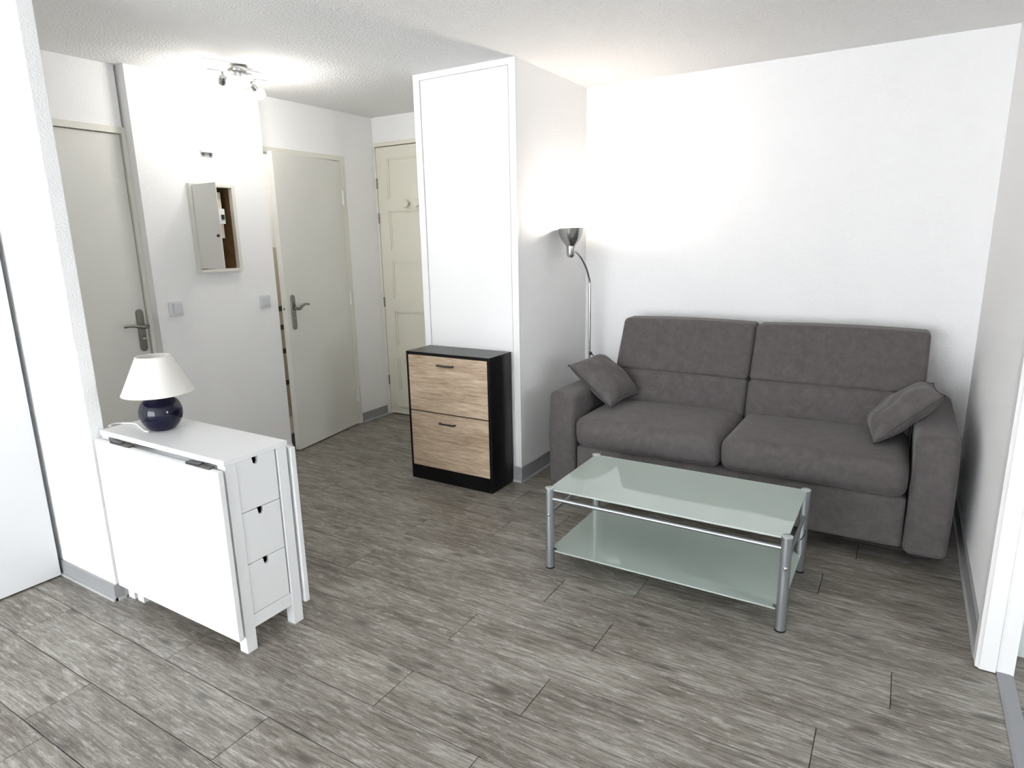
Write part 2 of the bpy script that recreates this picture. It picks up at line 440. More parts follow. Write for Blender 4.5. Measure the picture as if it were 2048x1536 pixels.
# hall side wall (plane XD) with door opening and a shallow block carrying the fuse box
D2Y0, D2Y1, DZ = 2.915, 3.655, 2.05
D1Y0, D1Y1 = 1.30, 2.062
NB = (2.352, 2.637, 1.293, 1.799)      # fuse box niche y0 y1 z0 z1
wl = MB()
wl.box(XD-0.10, XD, YF, D1Y0, 0, HC)
wl.box(XD-0.10, XD, D1Y0, D1Y1, DZ+0.005, HC)
wl.box(XD-0.10, XD, D2Y0, D2Y1, DZ+0.005, HC)
wl.box(XD-0.10, XD, D2Y1, YE+0.15, 0, HC)
# block with niche
wl.box(XD-0.10, XH, YH0, NB[0], 0, HC).box(XD-0.10, XH, NB[1], YH1, 0, HC)
wl.box(XD-0.10, XH, NB[0], NB[1], 0, NB[2]).box(XD-0.10, XH, NB[0], NB[1], NB[3], HC)
wl.box(XD-0.10, XD-0.085, NB[0], NB[1], NB[2], NB[3])
tag(wl.build('wall_hall_left', 'wall_plaster'), 'white plaster hall wall carrying the fuse box and two switches', 'wall', kind=ST)
# partition
tag(MB().box(XD, XW, YW, YW2, 0, HC, bev=0.004).build('wall_partition', 'wall_plaster'),
    'thin white partition wall behind the folding table', 'wall', kind=ST)
# window wall behind the camera
a0, a1, b0, b1 = WIN; c0, c1, d0, d1 = WIN2
wf = MB().box(XD-0.1, a0, YF-0.15, YF, 0, HC).box(a1, 2.0, YF-0.15, YF, 0, HC)
wf.box(a0, a1, YF-0.15, YF, 0, b0).box(a0, a1, YF-0.15, YF, b1, HC)
tag(wf.build('wall_front', 'wall_plaster'), 'white window wall behind the viewer', 'wall', kind=ST)
def window(name, x0, x1, z0, z1, n, label):
    t = empty(name, ((x0+x1)/2, YF-0.07, z0)); tag(t, label, 'window', kind=ST)
    def P(mb, nm, mt): 
        o = mb.build(nm, mt, t); o.matrix_parent_inverse = Matrix.Translation(t.location).inverted(); return o
    f = 0.05
    P(MB().box(x0, x1, YF-0.1, YF-0.04, z0, z0+f).box(x0, x1, YF-0.1, YF-0.04, z1-f, z1).box(x0, x0+f, YF-0.1, YF-0.04, z0+f, z1-f).box(x1-f, x1, YF-0.1, YF-0.04, z0+f, z1-f), 'frame', 'white_paint')
    wd = (x1-x0-2*f)/n
    for i in range(1, n):
        P(MB().box(x0+f+i*wd-0.04, x0+f+i*wd+0.04, YF-0.1, YF-0.04, z0+f, z1-f), 'mullion', 'white_paint')
    for i in range(n):
        P(MB().box(x0+f+i*wd+0.04*(i > 0), x0+f+(i+1)*wd-0.04*(i < n-1), YF-0.072, YF-0.068, z0+f, z1-f), 'pane', 'window_glass')
window('window_1', *WIN, 4, 'wide white-framed window behind the viewer')
t = empty('added_window_2', (XN+0.07, (c0+c1)/2, d0)); tag(t, 'unseen white-framed window added in the neighbouring room for side light', 'window', kind=ST)  # out of view; placed and sized to brighten the right-facing surfaces
def P2(mb, nm, mt):
    o = mb.build(nm, mt, t); o.matrix_parent_inverse = Matrix.Translation(t.location).inverted()
P2(MB().box(XN+0.04, XN+0.10, c0, c1, d0, d0+0.05).box(XN+0.04, XN+0.10, c0, c1, d1-0.05, d1).box(XN+0.04, XN+0.10, c0, c0+0.05, d0+0.05, d1-0.05).box(XN+0.04, XN+0.10, c1-0.05, c1, d0+0.05, d1-0.05), 'frame', 'white_paint')
P2(MB().box(XN+0.068, XN+0.072, c0+0.05, c1-0.05, d0+0.05, d1-0.05), 'pane', 'window_glass')
# neighbouring room seen through the right doorway
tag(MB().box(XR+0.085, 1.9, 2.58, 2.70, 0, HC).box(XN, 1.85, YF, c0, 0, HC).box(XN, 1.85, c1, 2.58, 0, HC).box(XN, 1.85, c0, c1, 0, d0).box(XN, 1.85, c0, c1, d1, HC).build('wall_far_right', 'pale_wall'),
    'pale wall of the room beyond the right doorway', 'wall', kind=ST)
# closing walls of the small rooms behind the hall doors
WBATH = MB().box(-4.75, -4.408, 1.2, 4.1, 0, HC).box(-4.65, XD-0.10, 1.14, 1.24, 0, HC).box(-4.65, XD-0.10, 2.40, 2.46, 0, HC).box(-4.65, XD-0.10, 4.0, 4.1, 0, HC).build('wall_bathroom', 'wall_plaster')
tag(WBATH, 'beige wall glimpsed behind the half-open hall door', 'wall', kind=ST)
tag(MB().box(-4.75, XL-0.1, 1.14, 4.1, HC, HC+0.1).build('ceiling_bathroom', 'ceiling_plaster'), 'ceiling of the bathroom behind the hall', 'ceiling', kind=ST)
tag(MB().box(-4.75, XL-0.1, 1.14, 4.1, -0.1, -0.001).build('floor_bathroom', 'tile_beige'), 'beige bathroom floor behind the hall door', 'floor', kind=ST)
tag(MB().box(-3.72, ED1+0.1, YE+0.15, YE+0.2, 0, HC).build('wall_landing', 'pale_wall'), 'blank backing wall outside the entrance door', 'wall', kind=ST)

# ---- baseboards (grey vinyl with a lighter lip at the bottom)
def baseboard(name, segs, label, h=0.078, m='baseboard_vinyl'):
    mb = MB(); lip = MB()
    for (x0, x1, y0, y1, nx, ny) in segs:
        mb.box(min(x0, x1), max(x0, x1), min(y0, y1), max(y0, y1), 0.0, h)
        e = 0.008
        lip.box(min(x0, x1)-(e if nx < 0 else 0), max(x0, x1)+(e if nx > 0 else 0), min(y0, y1)-(e if ny < 0 else 0), max(y0, y1)+(e if ny > 0 else 0), 0, 0.012)
    o = mb.build(name, m); tag(o, label, 'baseboard', kind=ST)
    lip.build('bottom_lip', 'baseboard_lip', o)
baseboard('baseboard_right', [(XR-0.010, XR, 2.50, YB, -1, 0)], 'grey baseboard along the wall right of the sofa', h=0.095)
baseboard('baseboard_back', [(XP+0.01, XR-0.01, YB-0.010, YB, 0, -1)], 'grey baseboard behind the sofa')
baseboard('baseboard_closet', [(XP, XP+0.010, YP, YB-0.01, 1, 0), (XPL+0.1, XP+0.010, YP-0.010, YP, 0, -1)], 'grey baseboard around the closet block foot', h=0.095)
baseboard('baseboard_hall', [(XD, XD+0.010, D2Y1+0.035, YE-0.035, 1, 0)], 'short grey baseboard beside the entrance door')
baseboard('baseboard_partition', [(XL+0.2, XW+0.006, YW-0.010, YW, 0, -1), (XW, XW+0.006, YW, YW+0.03, 1, 0)], 'grey baseboard at the foot of the partition wall', h=0.072)
baseboard('baseboard_block', [(XH, XH+0.008, YH0+0.01, YH1, 1, 0)], 'white skirting below the fuse box', h=0.05, m='white_paint')

# ---- right doorway jamb and threshold
tr = MB()
tr.prism([(XR-0.016, 2.440), (XR-0.016, 2.500), (XR, 2.500), (XR, 2.455), (XR+0.09, 2.455), (XR+0.09, 2.436), (XR+0.052, 2.436), (XR+0.044, 2.440),
          (XR+0.040, 2.428), (XR-0.004, 2.428), (XR-0.008, 2.434)], 'z', 0.004, 2.10)
tj = tr.build('trim_1', 'white_paint'); tag(tj, 'white moulded door jamb at the right edge', 'door frame', kind=ST)
tag(MB().prism([(XR-0.016, DY0_-0.04), (XR-0.016, DY0_+0.02), (XR+0.09, DY0_+0.02), (XR+0.09, DY0_-0.04)], 'z', 0.004, 2.10).box(XR-0.016, XR+0.09, DY0_-0.04, 2.5, 2.04, 2.10)
    .build('trim_2', 'white_paint'), 'white near jamb and head of the right doorway', 'door frame', kind=ST)
tag(MB().prism([(XR+0.040, -0.008), (XR+0.044, 0.004), (XR+0.052, 0.007), (XR+0.080, 0.007), (XR+0.090, 0.004), (XR+0.094, -0.008)], 'y', DY0_+0.02, 2.436)
    .build('trim_3', 'threshold_grey'), 'mauve grey threshold strip on the floor at right doorway', 'threshold', kind=ST)

# ================================================================== DOORS
def lever_handle(parent, M, side, m='nickel'):
    """long-plate lever handle in a local frame: plate in the y-z plane, sticking out along +x; lever runs to side*y"""
    def B(mb, nm, par, mt=m, sm=True):
        o = mb.build(nm, mt, par, smooth=sm); return o
    prof = []
    hw, hh = 0.0205, 0.121
    for i in range(13): a = math.pi*i/12; prof.append((hw*math.cos(a), hh-hw+hw*math.sin(a)))
    for i in range(13): a = math.pi+math.pi*i/12; prof.append((hw*math.cos(a), -hh+hw+hw*math.sin(a)))
    pl = MB().prism(prof, 'x', 0.0, 0.009, bev=0.002); bmesh.ops.transform(pl.bm, matrix=M, verts=pl.bm.verts)
    plate = B(pl, 'handle_plate', parent)
    lv = MB().cyl((0.008, 0, 0.022), (0.045, 0, 0.022), 0.010)
    pts = spline([(0.045, -0.004*side, 0.022), (0.050, 0.012*side, 0.021), (0.050, 0.045*side, 0.030), (0.047, 0.085*side, 0.036), (0.045, 0.115*side, 0.033)], 8)
    n = len(pts); lv.tube(pts, 0.008, 12, [0.0115-0.0045*i/(n-1) for i in range(n)])
    lv.cyl((0.035, -0.010*side, 0.022), (0.052, -0.010*side, 0.022), 0.0125, n=14)
    bmesh.ops.transform(lv.bm, matrix=M, verts=lv.bm.verts); B(lv, 'lever', parent)
    tn = MB().cyl((0.008, 0, -0.046), (0.020, 0, -0.046), 0.007, n=12).box(0.018, 0.026, -0.012, 0.012, -0.050, -0.042, bev=0.002)
    bmesh.ops.transform(tn.bm, matrix=M, verts=tn.bm.verts); B(tn, 'thumb_turn', parent, 'chrome')
    for z in (0.100, -0.100):
        sc = MB().cyl((0.008, 0, z), (0.0102, 0, z), 0.0045, n=10); bmesh.ops.transform(sc.bm, matrix=M, verts=sc.bm.verts); B(sc, 'screw', parent)

# closed door in the hall behind the partition (plane XD)
d1 = empty('door_1', (XD, D1Y1, 0)); tag(d1, 'closed grey-beige hall door beside the partition wall, lever to the left', 'door', kind=ST)
I1 = Matrix.Translation(d1.location).inverted()
def part(mb, nm, mt, par, sm=False):
    o = mb.build(nm, mt, par, smooth=sm); o.matrix_parent_inverse = Matrix.Translation(par.location).inverted(); return o
part(MB().box(XD-0.055, XD-0.012, D1Y0+0.035, D1Y1-0.012, 0.008, DZ-0.006, bev=0.002), 'leaf', 'door_paint', d1)
part(MB().box(XD-0.10, XD+0.006, D1Y0, D1Y0+0.033, 0, DZ+0.03).box(XD-0.10, XD+0.006, D1Y1-0.009, D1Y1+0.013, 0, DZ+0.03).box(XD-0.10, XD+0.006, D1Y0+0.033, D1Y1-0.009, DZ-0.003, DZ+0.03), 'frame', 'frame_paint', d1)
hp = empty('handle', (0, 0, 0)); hp.parent = d1
lever_handle(hp, I1 @ Matrix.Translation((XD-0.012, 2.013, 0.981)), -1)

# half-open hall door 2, hinged at y 3.637
d2 = empty('door_2', (XD, 3.637, 0)); tag(d2, 'grey-beige hall door standing ajar next to the entrance door', 'door', kind=ST)
part(MB().box(XD-0.10, XD+0.006, D2Y1-0.018, D2Y1+0.025, 0, DZ+0.028).box(XD-0.10, XD+0.006, D2Y0, D2Y1-0.018, DZ-0.006, DZ+0.028).box(XD-0.10, XD-0.001, D2Y0-0.006, D2Y0+0.022, 0, DZ-0.006), 'frame', 'frame_paint', d2)
leaf = empty('leaf', (0.008, 0, 0)); leaf.parent = d2
ang = math.atan2(XD+0.008-(-3.582), 2.929-3.637)   # local -y points to the free edge
leaf.rotation_euler = (0, 0, math.atan2((-3.582)-(XD+0.008), 3.637-2.929))
MB().box(-0.040, 0.0, -0.718, 0.0, 0.008, DZ-0.014, bev=0.0015).build('door_leaf', 'door_paint', leaf)
# (thing > part > piece): handle pieces hang below the leaf part
hM = Matrix.Translation((0.0, -0.655, 0.985))
prof = []
for i in range(13): a = math.pi*i/12; prof.append((0.0205*math.cos(a), 0.1005+0.0205*math.sin(a)))
for i in range(13): a = math.pi+math.pi*i/12; prof.append((0.0205*math.cos(a), -0.1005+0.0205*math.sin(a)))
mb = MB().prism(prof, 'x', 0, 0.009, bev=0.002); bmesh.ops.transform(mb.bm, matrix=hM, verts=mb.bm.verts); mb.build('handle_plate', 'nickel', leaf, True)
mb = MB().cyl((0.008, 0, 0.028), (0.045, 0, 0.028), 0.010)
pts = spline([(0.045, -0.004, 0.026), (0.050, 0.014, 0.026), (0.050, 0.042, 0.042), (0.048, 0.085, 0.052), (0.046, 0.115, 0.046)], 8)
mb.tube(pts, 0.008, 12, [0.011-0.005*i/(len(pts)-1) for i in range(len(pts))])
bmesh.ops.transform(mb.bm, matrix=hM, verts=mb.bm.verts); mb.build('lever', 'nickel', leaf, True)
mb = MB().cyl((0.008, 0, -0.040), (0.012, 0, -0.040), 0.0055, n=12); bmesh.ops.transform(mb.bm, matrix=hM, verts=mb.bm.verts); mb.build('keyhole', 'chrome', leaf, True)
MB().box(-0.028, -0.012, -0.7188, -0.717, 0.95, 1.06).build('latch_plate', 'frame_paint', leaf)
MB().box(-0.026, -0.014, -0.7205, -0.718, 1.005, 1.022).build('latch', 'nickel', leaf)
for z in (1.78, 1.03, 0.245):
    MB().cyl((0.004, 0.004, z), (0.004, 0.004, z+0.05), 0.007, n=12).cyl((0.004, 0.004, z-0.055), (0.004, 0.004, z-0.003), 0.008, n=12).build('hinge', 'white_plastic', leaf, True)

# entrance door with five recessed panels
d3 = empty('door_3', (ED0, YE, 0)); tag(d3, 'cream panelled entrance door at the end of the hall', 'door', kind=ST)
yf = YE-0.002
px0, px1 = -3.580, -2.985
ROWS = [(1.778, 2.081), (1.381, 1.684), (0.987, 1.287), (0.587, 0.888), (0.205, 0.490)]
mb = MB()
mb.box(ED0+0.006, px0, yf, yf+0.045, 0.012, EDZ-0.006).box(px1, ED1-0.006, yf, yf+0.045, 0.012, EDZ-0.006)
zs = [0.012]+[z for r in sorted(ROWS) for z in r]+[EDZ-0.006]
for a, b in zip(zs[0::2], zs[1::2]): mb.box(px0, px1, yf, yf+0.045, a, b)
part(mb, 'door_leaf', 'cream_paint', d3)
for a, b in ROWS:
    mb = MB().box(px0, px1, yf+0.014, yf+0.030, a, b)
    e = 0.012
    for (u0, u1, v0, v1) in ((px0, px0+e, a, b), (px1-e, px1, a, b), (px0+e, px1-e, a, a+e), (px0+e, px1-e, b-e, b)):
        mb.box(u0, u1, yf+0.006, yf+0.014, v0, v1)
    part(mb, 'panel', 'cream_paint', d3)
part(MB().box(ED0+0.09, ED1-0.09, yf-0.012, yf, 0.075, 0.098, bev=0.003), 'weather_bar', 'cream_paint', d3)
part(MB().box(ED0-0.004, ED0+0.004, YE-0.010, YE+0.05, 0, EDZ+0.030).box(ED1+0.0, ED1+0.03, YE-0.010, YE+0.05, 0, EDZ+0.030).box(ED0+0.004, ED1, YE-0.010, YE+0.05, EDZ, EDZ+0.030), 'frame', 'cream_paint', d3)
for z in (1.90, 1.63, 0.96, 0.30):
    part(MB().cyl((ED0+0.006, YE-0.008, z-0.04), (ED0+0.006, YE-0.008, z+0.04), 0.007, n=10), 'hinge', 'nickel', d3, True)
# coat hooks rail on the entrance door (round knobs)
ch = empty('coat_rack', (-3.22, yf, 1.735)); tag(ch, 'cream coat rail with round knobs on the entrance door', 'coat rack')
part(MB().box(-3.40, -3.04, yf-0.010, yf, 1.683, 1.694, bev=0.002).box(-3.40, -3.04, yf-0.004, yf, 1.694, 1.775, bev=0.001), 'rail', 'cream_paint', ch)
for x in (-3.375, -3.265, -3.155, -3.075):
    part(MB().lathe([(0, 0), (0.012, 0), (0.012, 0.022), (0.030, 0.030), (0.032, 0.040), (0.028, 0.047), (0, 0.049)], 24, (x, yf-0.004, 1.735), Matrix.Rotation(math.radians(90), 4, 'X')), 'knob', 'cream_paint', ch, True)

# tiled wall band glimpsed in the bathroom through the gap
bw = MB().box(-4.408, -4.40, 2.47, 3.99, 0.0, 1.42).build('tile_band', 'tile_beige', WBATH)
for z in (0.28, 0.55, 0.75, 0.905):
    MB().box(-4.400, -4.396, 2.47, 3.99, z, z+0.040).build('tile_strip', 'tile_brown', WBATH)
cb = empty('added_ceiling_lamp', (-4.1, 3.2, HC)); tag(cb, 'round white ceiling lamp, unseen, added to light the bathroom behind the ajar door', 'ceiling light')  # unseen fitting, added so the bathroom gap is not black
part(MB().lathe([(0, 0), (0.10, 0), (0.10, -0.02), (0.085, -0.05), (0.05, -0.075), (0, -0.085)], 28, (-4.1, 3.2, HC)), 'diffuser', 'white_plastic', cb, True)
part(MB().lathe([(0.10, 0), (0.112, 0), (0.112, -0.018), (0.10, -0.018)], 28, (-4.1, 3.2, HC)), 'rim', 'chrome', cb, True)
l = bpy.data.lights.new('bathroom_fill_light', 'POINT'); l.energy = 6.0; l.color = (1.0, 0.93, 0.82); l.shadow_soft_size = 0.06  # added fill light for the sliver of bathroom beside the door
lo = bpy.data.objects.new('bathroom_fill_light', l); COL.objects.link(lo); lo.location = (-4.1, 3.2, HC-0.16)

# ================================================================== WALL FIXTURES
fb = empty('fuse_box', (XH, 2.495, 1.546)); tag(fb, 'beige fuse box with its metal door ajar on the hall wall', 'fuse box')
y0, y1, z0, z1 = 2.346, 2.643, 1.287, 1.805
fw = 0.030
part(MB().box(XH, XH+0.034, y0, y0+0.015, z0, z1, bev=0.002).box(XH, XH+0.034, y1-0.022, y1, z0, z1, bev=0.002).box(XH, XH+0.034, y0+0.015, y1-0.022, z1-0.016, z1, bev=0.002).box(XH, XH+0.034, y0+0.015, y1-0.022, z0, z0+0.018, bev=0.002), 'frame', 'frame_paint', fb)
part(MB().box(XD-0.082, XD-0.078, y0+0.008, y1-0.008, z0+0.008, z1-0.008).box(XD-0.078, XH, y0+0.010, y0+0.018, z0+0.01, z1-0.01).box(XD-0.078, XH, y1-0.018, y1-0.010, z0+0.01, z1-0.01).box(XD-0.078, XH, y0+0.018, y1-0.018, z0+0.008, z0+0.016).box(XD-0.078, XH, y0+0.018, y1-0.018, z1-0.016, z1-0.008), 'box', 'box_brown', fb)
part(MB().box(XH-0.040, XH-0.028, y0+0.03, y1-0.060, 1.49, 1.765), 'backboard', 'board_beige', fb)
br = part(MB().box(XH-0.028, XH+0.014, y1-0.18, y1-0.072, 1.575, 1.665, bev=0.003), 'breaker', 'white_plastic', fb)
for yy in (y1-0.135, y1-0.100):
    part(MB().box(XH+0.014, XH+0.022, yy, yy+0.018, 1.60, 1.63), 'breaker_switch', 'black_plastic', fb)
fd = empty('door', (0, 0, 0)); fd.parent = fb; fd.location = (0.037, y0+0.014-2.495, 0)
fd.rotation_euler = (0, 0, math.radians(-92))
MB().box(-0.003, 0.003, 0.0, 0.232, z0+0.026-1.546, z1-0.010-1.546, bev=0.001).build('door_panel', 'door_paint', fd)
MB().cyl((0.003, 0.212, -0.045), (0.012, 0.212, -0.045), 0.008, n=14).build('lock', 'black_plastic', fd, True)

bell = empty('wall_bracket', (XH, 2.50, 1.984)); tag(bell, 'small white bracket high on the hall wall above the fuse box', 'bracket')
part(MB().box(XH, XH+0.004, 2.460, 2.540, 1.962, 2.004, bev=0.001), 'back_plate', 'switch_plastic', bell)
part(MB().box(XH+0.004, XH+0.030, 2.464, 2.536, 1.985, 2.002, bev=0.003), 'cover', 'white_plastic', bell)
for y in (2.472, 2.520):
    part(MB().box(XH+0.004, XH+0.016, y, y+0.010, 1.968, 1.985), 'clip', 'nickel', bell)

def light_switch(y, z, label, dy):
    s = empty('light_switch', (XH, y, z)); tag(s, label, 'light switch', 'switches on the hall wall')
    part(MB().box(XH, XH+0.010, y-0.042, y+0.042, z-0.042, z+0.042, bev=0.003), 'frame', 'switch_frame', s)
    part(MB().box(XH+0.010, XH+0.015, y-0.026+dy, y+0.026+dy, z-0.028, z+0.030, bev=0.002), 'rocker', 'switch_plastic', s)
light_switch(2.182, 1.089, 'grey-white light switch below and left of the fuse box', 0.008)
light_switch(2.803, 1.077, 'white light switch beside the half-open hall door', 0.004)

# ---- ceiling spotlight bar in the hall
sp = empty('ceiling_spotlight', (-3.22, 2.46, HC)); tag(sp, 'brushed metal ceiling spotlight bar with two heads in the hall', 'ceiling light')
part(MB().lathe([(0, 0), (0.052, 0), (0.054, -0.004), (0.054, -0.030), (0.050, -0.036), (0, -0.036)], 32, (-3.22, 2.455, HC)), 'canopy', 'brushed_steel', sp, True)
part(MB().lathe([(0, 0), (0.062, 0), (0.060, -0.004), (0, -0.005)], 32, (-3.215, 2.470, HC-0.036)), 'canopy_plate', 'chrome', sp, True)
part(MB().tube([(-3.26, 2.25, HC-0.007), (-3.235, 2.44, HC-0.006), (-3.20, 2.63, HC-0.007)], 0.003, 8), 'thin_rod', 'cap_white', sp, True)
for y in (2.44, 2.47):
    part(MB().cyl((-3.215, y, HC-0.040), (-3.215, y, HC-0.052), 0.006, n=10), 'spacer', 'chrome', sp, True)
pts = spline([(-3.24, 2.285, HC-0.044), (-3.215, 2.36, HC-0.046), (-3.21, 2.46, HC-0.053), (-3.205, 2.55, HC-0.047), (-3.20, 2.635, HC-0.042)], 8)
bar = MB()
for a, b in zip(pts[:-1], pts[1:]):
    d = (b-a); q = d.to_track_quat('Y', 'Z').to_matrix().to_4x4(); q.translation = (a+b)/2
    bar.box(-0.010, 0.010, -d.length/2-0.001, d.length/2+0.001, -0.0025, 0.0025, M=q)
part(bar, 'bar', 'chrome', sp)
def spot_head(base, tip, direction, power):
    base = Vector(base); tip = Vector(tip); d = Vector(direction).normalized()
    part(MB().cyl(base, base+(tip-base)*0.55, 0.0065, n=12).cyl(base+(tip-base)*0.5, tip, 0.004, n=10), 'arm', 'brushed_steel', sp, True)
    c = tip-d*0.018
    q = d.to_track_quat('Z', 'Y').to_matrix().to_4x4()
    head = MB().lathe([(0, -0.026), (0.012, -0.025), (0.019, -0.017), (0.021, -0.005), (0.021, 0.024), (0.019, 0.024), (0.019, -0.002), (0, -0.004)], 24, c, q)
    hd = part(head, 'spot_head', 'brushed_steel', sp, True)
    bc = c+d*0.042
    bb = part(MB().lathe([(0, -0.040), (0.011, -0.038), (0.015, -0.022), (0.027, -0.006), (0.031, 0.008), (0.026, 0.026), (0.013, 0.035), (0, 0.037)], 24, bc, q), 'bulb', 'bulb_glow_cool', sp, True)
    l = bpy.data.lights.new('spot_bulb_light', 'POINT'); l.energy = power; l.color = (1.0, 0.97, 0.91); l.shadow_soft_size = 0.028
    lo = bpy.data.objects.new('spot_bulb_light', l); COL.objects.link(lo); lo.location = bc+d*0.068
spot_head((-3.212, 2.360, HC-0.050), (-3.215, 2.352, HC-0.098), (-0.78, 0.30, -0.45), 1.9)
spot_head((-3.206, 2.556, HC-0.050), (-3.200, 2.552, HC-0.100), (0.10, 0.62, -0.70), 4.0)

# ================================================================== WARDROBE (left edge)
wd = empty('wardrobe', (-3.42, 0.69, 0)); tag(wd, 'tall white wardrobe with smooth doors at the left edge', 'wardrobe')
WX = -3.138
part(MB().box(XD+0.004, WX-0.024, 0.20, 1.165, 0.02, 2.30), 'body', 'white_lacquer', wd)
part(MB().box(XD+0.02, WX-0.05, 0.22, 1.15, 0.0, 0.02), 'plinth', 'dark_gap', wd)
part(MB().box(WX-0.020, WX, 0.692, 1.180, 0.008, 2.296, bev=0.0015), 'door', 'wardrobe_white', wd)
part(MB().box(WX-0.020, WX, 0.200, 0.688, 0.008, 2.296, bev=0.0015), 'door', 'wardrobe_white', wd)

# ================================================================== GATELEG TABLE
gt = empty('gateleg_table', (-2.30, 1.37, 0)); tag(gt, 'white folded gateleg table with three small end drawers', 'table')
TX0, TX1, TY0, TY1 = -2.692, -1.905, 1.240, 1.496
def G(mb, nm, mt='white_lacquer', sm=False, par=None): return part(mb, nm, mt, par or gt, sm)
G(MB().box(TX0-0.004, TX1, TY0-0.004, TY1+0.004, 0.720, 0.740, bev=0.0015), 'table_top')
for (xa, xb) in ((TX1-0.044, TX1-0.002),):
    G(MB().box(xa, xb, TY0, TY0+0.043, 0.0, 0.720, bev=0.0015), 'leg')
    G(MB().box(xa, xb, TY1-0.043, TY1, 0.0, 0.720, bev=0.0015), 'leg')
G(MB().box(TX0, TX0+0.046, TY0, TY0+0.043, 0.0, 0.720, bev=0.0015), 'leg')
G(MB().box(TX0, TX0+0.046, TY1-0.043, TY1, 0.0, 0.720, bev=0.0015), 'leg')
G(MB().box(TX1-0.040, TX1-0.004, TY0+0.043, TY1-0.043, 0.086, 0.136), 'lower_rail')
# carcass behind the drawers
G(MB().box(TX1-0.46, TX1-0.022, TY0+0.030, TY0+0.040, 0.10, 0.715).box(TX1-0.46, TX1-0.022, TY1-0.040, TY1-0.030, 0.10, 0.715).box(TX1-0.46, TX1-0.045, TY0+0.040, TY1-0.040, 0.10, 0.112).box(TX1-0.46, TX1-0.45, TY0+0.040, TY1-0.040, 0.112, 0.715), 'carcass')
# gate legs (folded frames) on both sides
for ya, yb in ((TY0+0.003, TY0+0.026), (TY1-0.026, TY1-0.003)):
    G(MB().box(TX0+0.064, TX0+0.110, ya, yb, 0.0, 0.700, bev=0.001).box(TX0+0.11, TX1-0.05, ya, yb, 0.655, 0.700).box(TX0+0.11, TX1-0.05, ya, yb, 0.10, 0.145), 'gate_leg')
# long rails between ends
G(MB().box(TX0+0.046, TX1-0.46, TY0+0.100, TY0+0.118, 0.62, 0.715), 'stretcher')
G(MB().box(TX0+0.046, TX1-0.46, TY0+0.100, TY0+0.118, 0.10, 0.16), 'stretcher')
# drawers
DY0, DY1 = TY0+0.0445, TY1-0.0495
for (za, zb) in ((0.530, 0.7185), (0.334, 0.527), (0.138, 0.331)):
    yc = (DY0+DY1)/2-0.004
    poly = [(DY0, za), (DY1, za), (DY1, zb), (yc+0.0135, zb), (yc+0.0115, zb-0.022), (yc+0.008, zb-0.028), (yc-0.004, zb-0.028), (yc-0.0085, zb-0.022), (yc-0.0125, zb), (DY0, zb)]
    dr = G(MB().prism(poly, 'x', TX1-0.020, TX1-0.006, bev=0.0008), 'drawer')
    o = MB().box(TX1-0.44, TX1-0.020, DY0+0.006, DY0+0.014, za+0.01, zb-0.045).box(TX1-0.44, TX1-0.020, DY1-0.014, DY1-0.006, za+0.01, zb-0.045).box(TX1-0.44, TX1-0.020, DY0+0.014, DY1-0.014, za+0.01, za+0.016).build('drawer_box', 'drawer_shade', dr)  # drawer insides coloured dark so the notches look unlit
# hanging leaves
def leaf_(nm, ya, yb):
    return G(MB().box(TX0+0.002, TX1+0.006, ya, yb, 0.070, 0.7085, bev=0.0015), nm)
l1 = leaf_('drop_leaf', 1.2075, 1.2275)
l2 = leaf_('drop_leaf', 1.5085, 1.5285)
for (xa, xb) in ((-2.585, -2.45), (-2.090, -1.955)):
    for (ya, yb) in ((1.214, 1.2355), (1.4975, 1.522)):
        G(MB().box(xa, xb-0.062, ya, yb, 0.7075, 0.7165), 'hinge', 'black_plastic')
        G(MB().box(xb-0.062, xb, ya, yb, 0.708, 0.7135), 'hinge_plate', 'dark_bronze')

# ---- table lamp
tlx, tly, tlz = -2.479, 1.370, 0.740
tlm = empty('table_lamp', (tlx, tly, tlz)); tag(tlm, 'table lamp with white cone shade and navy ball base', 'table lamp')
R = 0.0785
prof = [(0, 0.0), (0.042, 0.0), (0.046, 0.002)]
for i in range(1, 22):
    a = -1.02+(1.02+1.18)*i/21.0
    prof.append((R*math.cos(a)**0.9 if math.cos(a) > 0 else 0, 0.0675+0.0755*math.sin(a)))
prof += [(0.026, 0.140), (0.022, 0.144), (0, 0.144)]
part(MB().lathe(prof, 56, (tlx, tly, tlz)), 'ball_base', 'navy_glaze', tlm, True)
part(MB().cyl((tlx, tly, tlz+0.138), (tlx, tly, tlz+0.186), 0.013, n=18), 'socket', 'white_plastic', tlm, True)
part(MB().lathe([(0, -0.03), (0.012, -0.028), (0.022, -0.008), (0.026, 0.010), (0.020, 0.028), (0, 0.036)], 20, (tlx, tly, tlz+0.212)), 'bulb', 'white_plastic', tlm, True)
z0, z1, rb, rt = tlz+0.149, tlz+0.293, 0.129, 0.063
shade = part(MB().lathe([(rb, z0), (rb-0.0010, z0+0.003), (rt, z1), (rt-0.0018, z1), (rb-0.0026, z0+0.003), (rb-0.002, z0), (rb, z0)], 72, (tlx, tly, 0)), 'lamp_shade', 'shade_cloth', tlm, True)
rg = MB()
ring = [(tlx+(rt-0.001)*math.cos(2*math.pi*i/48), tly+(rt-0.001)*math.sin(2*math.pi*i/48), z1) for i in range(49)]
rg.tube(ring, 0.0022, 6)
part(rg, 'shade_rim', 'shade_cloth', tlm, True); rg = MB()
ring = [(tlx+(rb-0.001)*math.cos(2*math.pi*i/64), tly+(rb-0.001)*math.sin(2*math.pi*i/64), z0+0.001) for i in range(65)]
rg.tube(ring, 0.0022, 6)
part(rg, 'shade_rim', 'shade_cloth', tlm, True)
sp_ = MB()
